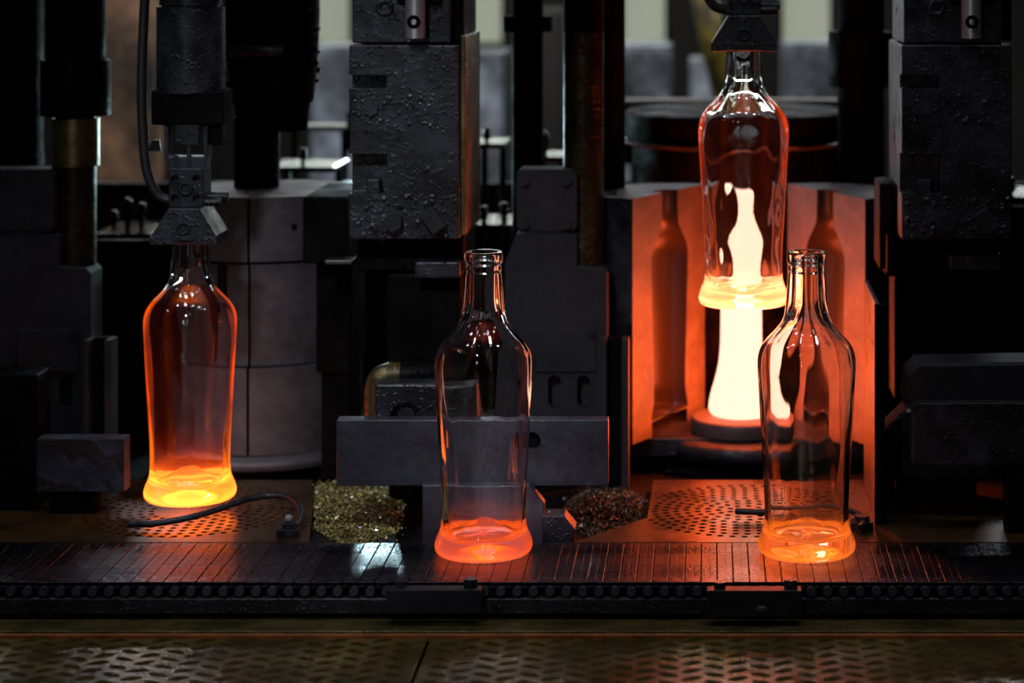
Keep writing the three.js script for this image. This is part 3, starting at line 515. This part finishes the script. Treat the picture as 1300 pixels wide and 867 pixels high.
// ---------------------------------------------------------------- bolted plates and guide columns
function boltedPlate(px, label, upperW, plain) {
  const z = -0.34, o = thing('bolted_plate', label, 'machine plate', 'bolted plates beside the moulds'), P = (p) => X(px + p, z), Q = (p) => Y(p, z);
  const lower = triUV(prism([[P(-132), -0.012], [P(-132), Q(335)], [P(-117), Q(297)], [P(-39), Q(297)], [P(-39), Q(338)], [P(-6), Q(341)], [P(0), Q(347)], [P(0), -0.012]], z - 0.05, z, 0.0015));
  const slot = (a) => { const s = new THREE.Shape(); const w = 0.0075, t = Q(476), b = Q(518); s.moveTo(P(a) - w, t - w); s.absarc(P(a), t - w, w, Math.PI, 0, true); s.lineTo(P(a) + w, b + w); s.absarc(P(a), b + w, w, 0, -Math.PI, true); return triUV(new THREE.ExtrudeGeometry(s, { depth: 0.03, bevelEnabled: false, curveSegments: 8 }).translate(0, 0, z - 0.018)); };
  part(o, 'lower_plate', cut(lower, slot(-68), slot(-31)), M.plate);
  part(o, 'raised_panel', [box(P(-92), Q(472), z - 0.002, P(-15), Q(418), z + 0.003, 0.001)], M.plate);
  const up = plain ? [-132, -45] : [-117, -39];
  const upl = part(o, 'upper_plate', prism(((a, b, c, d, r) => [[a + r, b], [c - r, b], [c, b + r], [c, d - r], [c - r, d], [a + r, d], [a, d - r], [a, b + r]])(P(up[0]), Q(294), P(up[1]), Q(215), 0.005), z - 0.045, z + 0.002, 0.0015), M.plate);
  if (!plain) for (const [a, b] of [[-106, 229], [-53, 229], [-106, 284], [-53, 284]]) part(upl, 'bolt', [rodZ(P(a), Q(b), z, z + 0.008, 0.0058, 12)], M.plate);
  part(o, 'small_screw', [rodZ(P(-98), Q(458), z, z + 0.005, 0.004, 10), rodZ(P(-22), Q(420), z + 0.002, z + 0.007, 0.004, 10)], M.plate);
  settle(o);
  // channel post before the plate's edge
  const q = thing('channel_post', px > 400 ? 'dark channel post at the edge of the bolted plate beside the open mould' : 'dark channel post at the edge of the left plate', 'post', 'channel posts'), zc = -0.3, A = (p) => X(px + p, zc);
  part(q, 'web', [box(A(-2), -0.012, zc - 0.03, A(20), Y(432, zc), zc - 0.02)], M.black);
  part(q, 'flange', [box(A(-9), -0.012, zc - 0.03, A(-2), Y(432, zc), zc, 0.001)], M.plate);
  part(q, 'flange', [box(A(17), -0.012, zc - 0.03, A(26), Y(432, zc), zc, 0.001)], M.plate);
  settle(q);
}
boltedPlate(772, 'dark steel plate with a bolted cover and two slots beside the open mould');
boltedPlate(115, 'dark plain steel plate at the left behind the flaked bar', 0, true);
function column(x, r, z, foot, label, extra) {
  const o = thing('guide_column', label, 'column', 'guide columns of the machine');
  part(o, 'column', [rodY(x, z, foot, 0.84, r, 40)], extra.m);
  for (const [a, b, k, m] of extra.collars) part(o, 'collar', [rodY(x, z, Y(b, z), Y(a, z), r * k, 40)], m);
  return settle(o);
}
column(X(741, -0.375), 0.0235, -0.375, Y(341, -0.34), 'tall black guide column with yellowish painted highlight streak above the bolted plate', { m: M.brushed && M.black, collars: [[40, 335, 1.01, mat(0x3a3627, 0.42, 0.7, { map: rep(T.stain, 5), bumpMap: rep(T.crust, 7), bumpScale: 0.003 })]] });  // sleeve tinted yellowish to stand in for a highlight down the column
column(X(775, -0.5), 0.018, -0.5, -0.012, 'thin black guide column beside the left mould half', { m: M.black, collars: [] });
column(X(96, -0.375), 0.0235, -0.375, Y(341, -0.34), 'dark guide column with shiny collar at the left of the hanging bottle', { m: mat(0x3a3627, 0.4, 0.7, { map: rep(T.stain, 5), bumpMap: rep(T.crust, 7), bumpScale: 0.002 }), collars: [[150, 210, 1.16, M.brushed], [76, 146, 1.7, M.black], [-20, 76, 1.45, M.black]] });
column(X(24, -0.6), 0.03, -0.6, -0.012, 'broad black column at the far left', { m: M.black, collars: [] });
column(X(670, -0.62), 0.02, -0.62, -0.012, 'thin black column left of the streaked guide column', { m: M.black, collars: [[20, 40, 1.6, M.black]] });
column(X(1093, -0.62), 0.03, -0.62, -0.012, 'black column behind the right mould half', { m: M.black, collars: [[40, 110, 1.4, M.black]] });

// ---------------------------------------------------------------- blow head over the closed mould
{
  const o = thing('blow_head', 'ragged black blow head on a shaft above the closed mould', 'blow head'), z = -0.42, x = X(346, z);
  const g = lathe([[0, Y(165, z)], [0.04, Y(165, z)], [0.044, Y(132, z)], [0.047, Y(128, z)], [0.051, Y(100, z)], [0.053, Y(60, z)], [0.0545, Y(20, z)], [0.055, 0.84], [0, 0.84]], 48);
  const p = g.attributes.position; for (let i = 0; i < p.count; i++) { const a = Math.atan2(p.getZ(i), p.getX(i)), q = 1 + 0.03 * Math.sin(a * 23 + p.getY(i) * 300); p.setX(i, p.getX(i) * q); p.setZ(i, p.getZ(i) * q); } g.computeVertexNormals();
  part(o, 'housing', [g.translate(x, 0, z)], M.black);
  const lumps = []; for (let i = 0; i < 70; i++) { const a = rnd() * 6.283; lumps.push(new THREE.DodecahedronGeometry(0.002 + rnd() * 0.0025, 0).translate(x + 0.054 * Math.cos(a), Y(0 + rnd() * 128, z), z + 0.054 * Math.sin(a))); }
  const c = part(o, 'oil_crust', lumps, M.black); c.userData.kind = 'stuff';
  part(o, 'cross_shaft', [rodX(Y(62, z), z + 0.054, X(286, z), X(372, z), 0.008)], M.iron);
  part(o, 'shaft', [rodY(X(326, -0.45), -0.45, Y(252, -0.34) + 0.002, Y(150, z), 0.027)], M.black);
  settle(o);
}
{ const o = thing('mould_clamp', 'black clamp gripping the closed mould', 'clamp'), z = -0.29; part(o, 'jaw', [box(X(384, z), Y(335, z), z - 0.16, X(440, z), Y(250, z), z, 0.003), box(X(395, z), Y(480, z), z - 0.14, X(440, z), Y(335, z), z - 0.03, 0.003)], M.black); part(o, 'bright_ledge', [box(X(418, z), Y(331, z), z, X(452, z), Y(326, z), z + 0.03, 0.001)], M.wetSteel, 'bright ledge'); part(o, 'foot', [box(X(400, z), -0.012, z - 0.12, X(436, z), Y(480, z), z - 0.04)], M.black); settle(o); }  // ledge is a lighter colour than the clamp

// ---------------------------------------------------------------- hook rods on the dead plates
function hook(label, pts, bx, bz, cap) {
  const o = thing('hook_rod', label, 'rod', 'hook rods on the dead plates');
  part(o, 'rod', tube(pts, 0.0036, 80), M.iron);
  part(o, 'rod_end', [new THREE.SphereGeometry(0.0037, 12, 8).translate(...pts[0])], M.iron);
  part(o, 'bolt', [rodY(bx, bz, -0.001, 0.007, 0.0135, 6), rodY(bx, bz, 0.007, 0.013, 0.008, 16)], M.iron);
  if (cap) part(o, 'bolt_tip', [new THREE.SphereGeometry(0.0042, 12, 8).translate(bx, 0.017, bz)], M.postGrey, 'pale bolt tip');
  settle(o);
}
const on = (px, py, h) => { const z = zOn(py, h); return [X(px, z), h, z]; };
hook('curved black hook rod bolted across the dark dead plate', [on(166, 666, 0.006), on(200, 664, 0.008), on(240, 657, 0.012), on(275, 647, 0.014), on(310, 635, 0.016), on(340, 629, 0.017), on(365, 631, 0.017), on(379, 641, 0.014), on(382, 656, 0.01), on(374, 671, 0.006)], on(364, 683, 0)[0], on(364, 683, 0)[2] - 0.012, true);
hook('curved black hook rod on the brown dead plate behind the right bottle', [on(937, 649, 0.008), on(975, 650, 0.008), on(1020, 648, 0.01), on(1060, 645, 0.012), on(1085, 650, 0.012), on(1096, 660, 0.008), on(1094, 670, 0.006)], on(1095, 673, 0)[0], on(1095, 673, 0)[2] - 0.01, false);

// ---------------------------------------------------------------- heaps of broken glass
function heap(label, px0, px1, py0, py1, n, hMax, colors) {
  const g = new THREE.TetrahedronGeometry(1, 0), m = new THREE.MeshPhysicalMaterial({ color: 0xffffff, roughness: 0.25, metalness: 0.1, specularIntensity: 1 });
  const o = new THREE.InstancedMesh(g, m, n); o.name = numbered('broken_glass'); o.userData = { label, category: 'broken glass', kind: 'stuff' };
  const z0 = zOn(py1, -0.012), z1 = zOn(py0, -0.012), d = new THREE.Object3D(), c = new THREE.Color();
  for (let i = 0; i < n; i++) {
    const th = rnd() * 6.283, q = Math.sqrt(rnd()) * (0.86 + 0.3 * vnoise(th * 2, 1.7, 64)), strayed = rnd() < 0.08 ? 1.15 : 1, u = 0.5 + 0.52 * q * strayed * Math.cos(th), v = 0.5 + 0.52 * q * strayed * Math.sin(th), z = Math.min(-0.04, z0 + (z1 - z0) * v), x = X(px0 + (px1 - px0) * u, z), env = Math.max(0, 1 - q * q) * (0.5 + 0.5 * Math.min(1, v * 2)), r = 0.001 + 0.0019 * rnd() * rnd();
    d.position.set(x, -0.0112 + hMax * env * (0.35 + 0.65 * vnoise(u * 9 + 20, v * 9 + 20, 64)) * Math.sqrt(rnd()), z); d.rotation.set(rnd() * 6, rnd() * 6, rnd() * 6); d.scale.setScalar(r); d.updateMatrix(); o.setMatrixAt(i, d.matrix);
    const k = 0.12 + 1.5 * rnd() * rnd(); c.setRGB(...colors[i % colors.length].map((q) => q * k)); o.setColorAt(i, c);
  }
  o.castShadow = o.receiveShadow = true; scene.add(o);
}
heap('glittering olive heap of broken glass under the crossbar', 384, 512, 610, 686, 6500, 0.017, [[0.42, 0.36, 0.09], [0.28, 0.25, 0.08], [0.55, 0.48, 0.18]]);
heap('brownish heap of broken glass beside the brown dead plate', 716, 832, 622, 684, 3400, 0.017, [[0.14, 0.09, 0.05], [0.24, 0.17, 0.09], [0.06, 0.04, 0.03]]);

// ---------------------------------------------------------------- behind the moulds
{ // round housing behind the open mould
  const o = thing('round_housing', 'large dark round housing with pale rims behind the raised bottle', 'housing'), z = -0.82, x = X(935, z), r = 0.155;
  part(o, 'drum', lathe([[0, Y(139, z)], [r - 0.006, Y(139, z)], [r, Y(143, z)], [r, Y(172, z)], [r - 0.012, Y(180, z)], [r - 0.012, 0.12], [r, 0.11], [r, -0.012], [0, -0.012]], 64).translate(x, 0, z), M.black);
  part(o, 'band', [lathe([[r - 0.005, Y(177, z)], [r + 0.008, Y(174, z)], [r + 0.009, Y(178, z)], [r - 0.005, Y(181, z)]], 64).translate(x, 0, z)], M.wetSteel, 'band painted pale for a highlight line');  // pale ring stands in for a highlight line on the drum
  settle(o);
}
{ const o = thing('rail', 'long straight pale rail crossing behind the raised bottle', 'rail'), z = -1.15; part(o, 'top', [box(X(786, z), Y(133, z), z - 0.05, X(1078, z), Y(127, z), z, 0.002)], M.litTop); for (const q of [800, 1062]) part(o, 'leg', [box(X(q, z), -0.049, z - 0.04, X(q + 8, z), Y(132, z), z - 0.02)], M.black); part(o, 'web', [box(X(790, z), Y(210, z), z - 0.03, X(1074, z), Y(133, z), z - 0.02)], M.black); settle(o); }
{ // rails and trays in the dark between the sections
  const tray = (px0, px1, py, z, depth, name, label, m) => { const o = thing(name, label, name === 'rail' ? 'rail' : 'tray'); part(o, 'top', [box(X(px0, z), Y(py, z) - 0.008, z - depth, X(px1, z), Y(py, z), z, 0.001)], m); const f = z > -1.05 ? -0.012 : -0.049; for (const q of [X(px0, z) + 0.004, X(px1, z) - 0.014]) part(o, 'leg', [box(q, f, z - depth + 0.02, q + 0.01, Y(py, z) - 0.007, z - depth + 0.03)], M.black); settle(o); };
  tray(340, 424, 212, -0.9, 0.12, 'oily_tray', 'wet shining tray between the blow head and slide block', M.oily);
  tray(362, 440, 160, -1.25, 0.06, 'rail', 'pale rail behind the blow head', M.wetSteel);
  tray(600, 640, 182, -0.93, 0.1, 'oily_tray', 'small wet tray right of the middle slide block', M.oily);
  tray(676, 716, 199, -0.9, 0.1, 'oily_tray', 'small wet tray above the bolted cover plate', M.oily);
  tray(604, 656, 285, -0.7, 0.12, 'oily_tray', 'wet tray beside the bolted cover plate low behind the bottle', M.oily);
  tray(120, 190, 296, -0.75, 0.14, 'oily_tray', 'wet tray behind the left hose', M.oily);
  tray(1268, 1330, 250, -0.7, 0.14, 'oily_tray', 'wet tray beyond the right slide block', M.oily);
}
{ // shiny fittings standing on the trays
  const fit = (px, py, z, base, label, r = 0.006, m = M.oilyCap) => { const o = thing('pipe_fitting', label, 'fitting', 'shiny pipe fittings'); const x = X(px, z), y = Y(py, z); part(o, 'cap', [new THREE.SphereGeometry(r, 20, 12).translate(x, y, z)], m); part(o, 'nut', [rodY(x, z, y - r * 1.9, y - r * 0.6, r * 1.15, 6)], m); part(o, 'stem', [rodY(x, z, base, y - r * 1.8, r * 0.6, 10)], M.black); settle(o); };
  const G = -0.012, on2 = (py, z) => Y(py, z) + 0.0005;
  for (const [px, py, z, b, l] of [[36, 44, -0.7, G, 'shiny domed fitting high beside the far left column'], [50, 198, -0.7, G, 'shiny domed fitting low beside the far left column'], [162, 256, -0.78, on2(296, -0.75), 'domed fitting standing tallest behind the left hose'], [145, 272, -0.8, on2(296, -0.75), 'low domed fitting on the wet tray behind the left hose'], [180, 262, -0.8, on2(296, -0.75), 'dark domed fitting nearest the left hose'], [385, 192, -0.93, on2(212, -0.9), 'domed fitting on the wet tray behind the blow head'], [618, 166, -0.96, on2(182, -0.93), 'domed fitting on the tray right of the slide block'], [692, 172, -0.93, on2(199, -0.9), 'tall domed fitting above the bolted cover'], [614, 266, -0.73, on2(285, -0.7), 'small domed fitting left of the bolted cover'], [640, 262, -0.74, on2(285, -0.7), 'fitting close beside the bolted cover'], [1284, 230, -0.73, on2(250, -0.7), 'domed fitting beyond the right slide block']]) fit(px, py, z, b, l);
}
{ // grey cabinets under the windows, a tan post and a pipe
  const cabinet = (px, w, py, label, m) => { const z = -2.6, o = thing('cabinet', label, 'cabinet', 'tall grey cabinets at the back of the hall'); part(o, 'body', [box(X(px - w / 2, z), -0.049, z - 0.2, X(px + w / 2, z), Y(py, z), z, 0.004)], m); part(o, 'door', [box(X(px - w / 2 + 4, z), 0.02, z, X(px + w / 2 - 4, z), Y(py + 5, z), z + 0.006, 0.002)], m); settle(o); };
  cabinet(616, 46, 66, 'tall grey cabinet right of the middle slide block', M.postGrey);
  cabinet(818, 66, 57, 'tall grey cabinet beside the streaked guide column', M.postGrey);
  cabinet(418, 50, 58, 'tall grey cabinet left of the middle slide block', M.postGrey);
  cabinet(1030, 70, 54, 'tall grey cabinet right of the raised bottle tongs', M.postGrey);
  cabinet(890, 30, 76, 'narrow grey cabinet behind the raised tongs', M.postGrey);
  cabinet(690, 48, 12, 'brownish cabinet behind the thin black column', M.wall);
  const t = thing('support_post', 'tan post at the left behind the take-out head', 'post'); part(t, 'post', [box(X(105, -2.6), -0.049, -2.7, X(195, -2.6), 3.2, -2.6, 0.004)], M.tan); settle(t);
  const o = thing('yellow_pipe', 'slanted yellow pipe far behind the raised tongs', 'pipe'); const z = -2.4;
  part(o, 'pipe', tube([[X(928, z), Y(140, z), z], [X(905, z), Y(50, z), z], [X(890, z), Y(-40, z), z - 0.05], [X(885, z), 0.95, z - 0.1]], 0.028), M.yellow);
  part(o, 'pipe_foot', [rodY(X(928, z), z, -0.049, Y(140, z) + 0.01, 0.028)], M.yellow); settle(o);
}
{ // added sheets that block rear lamp light and keep both sides dark
  const o = thing('light_blocker', 'added black sheet blocking rear light behind the right slide block', 'panel'), z = -0.58;
  part(o, 'sheet', [box(0.235, -0.012, z - 0.012, 0.7, Y(262, z), z, 0.002)], M.black); part(o, 'stiffener', [box(0.235, Y(300, z), z, 0.7, Y(292, z), z + 0.008, 0.001)], M.black); settle(o);
  const p = thing('light_blocker', 'added black sheet blocking rear light behind the left hanging bottle', 'panel');
  part(p, 'sheet', [box(-0.95, -0.012, z - 0.012, -0.665, Y(305, z), z, 0.002)], M.black); part(p, 'stiffener', [box(-0.95, Y(340, z), z, -0.665, Y(332, z), z + 0.008, 0.001)], M.black); settle(p);
}
{ // added black panel that keeps the view behind the machine dark
  const o = thing('added_rear_panel', 'added black sheet that darkens the view behind the machine', 'panel'), z = -1.06;
  part(o, 'panel', [box(-1.4, -0.012, z - 0.02, 1.0, 0.255, z, 0.002)], M.black);
  part(o, 'cap', [box(-1.4, 0.255, z - 0.025, 1.0, 0.262, z + 0.005, 0.002)], M.black); settle(o);
}
{ // beam above the frame that carries the hanging gear
  const o = thing('overhead_beam', 'black overhead beam carrying the take-out heads and slide blocks', 'beam');
  part(o, 'beam', [box(-1.3, 0.84, -0.5, 0.9, 0.88, -0.16, 0.004)], M.black);
  for (const x of [-1.2, 0.78]) part(o, 'hanger', [box(x, 0.88, -0.36, x + 0.05, 3.2, -0.31, 0.004)], M.black);
  settle(o);
}
scene.traverse((o) => { if (o.isMesh) o.castShadow = o.receiveShadow = true; });
renderer.render(scene, camera);
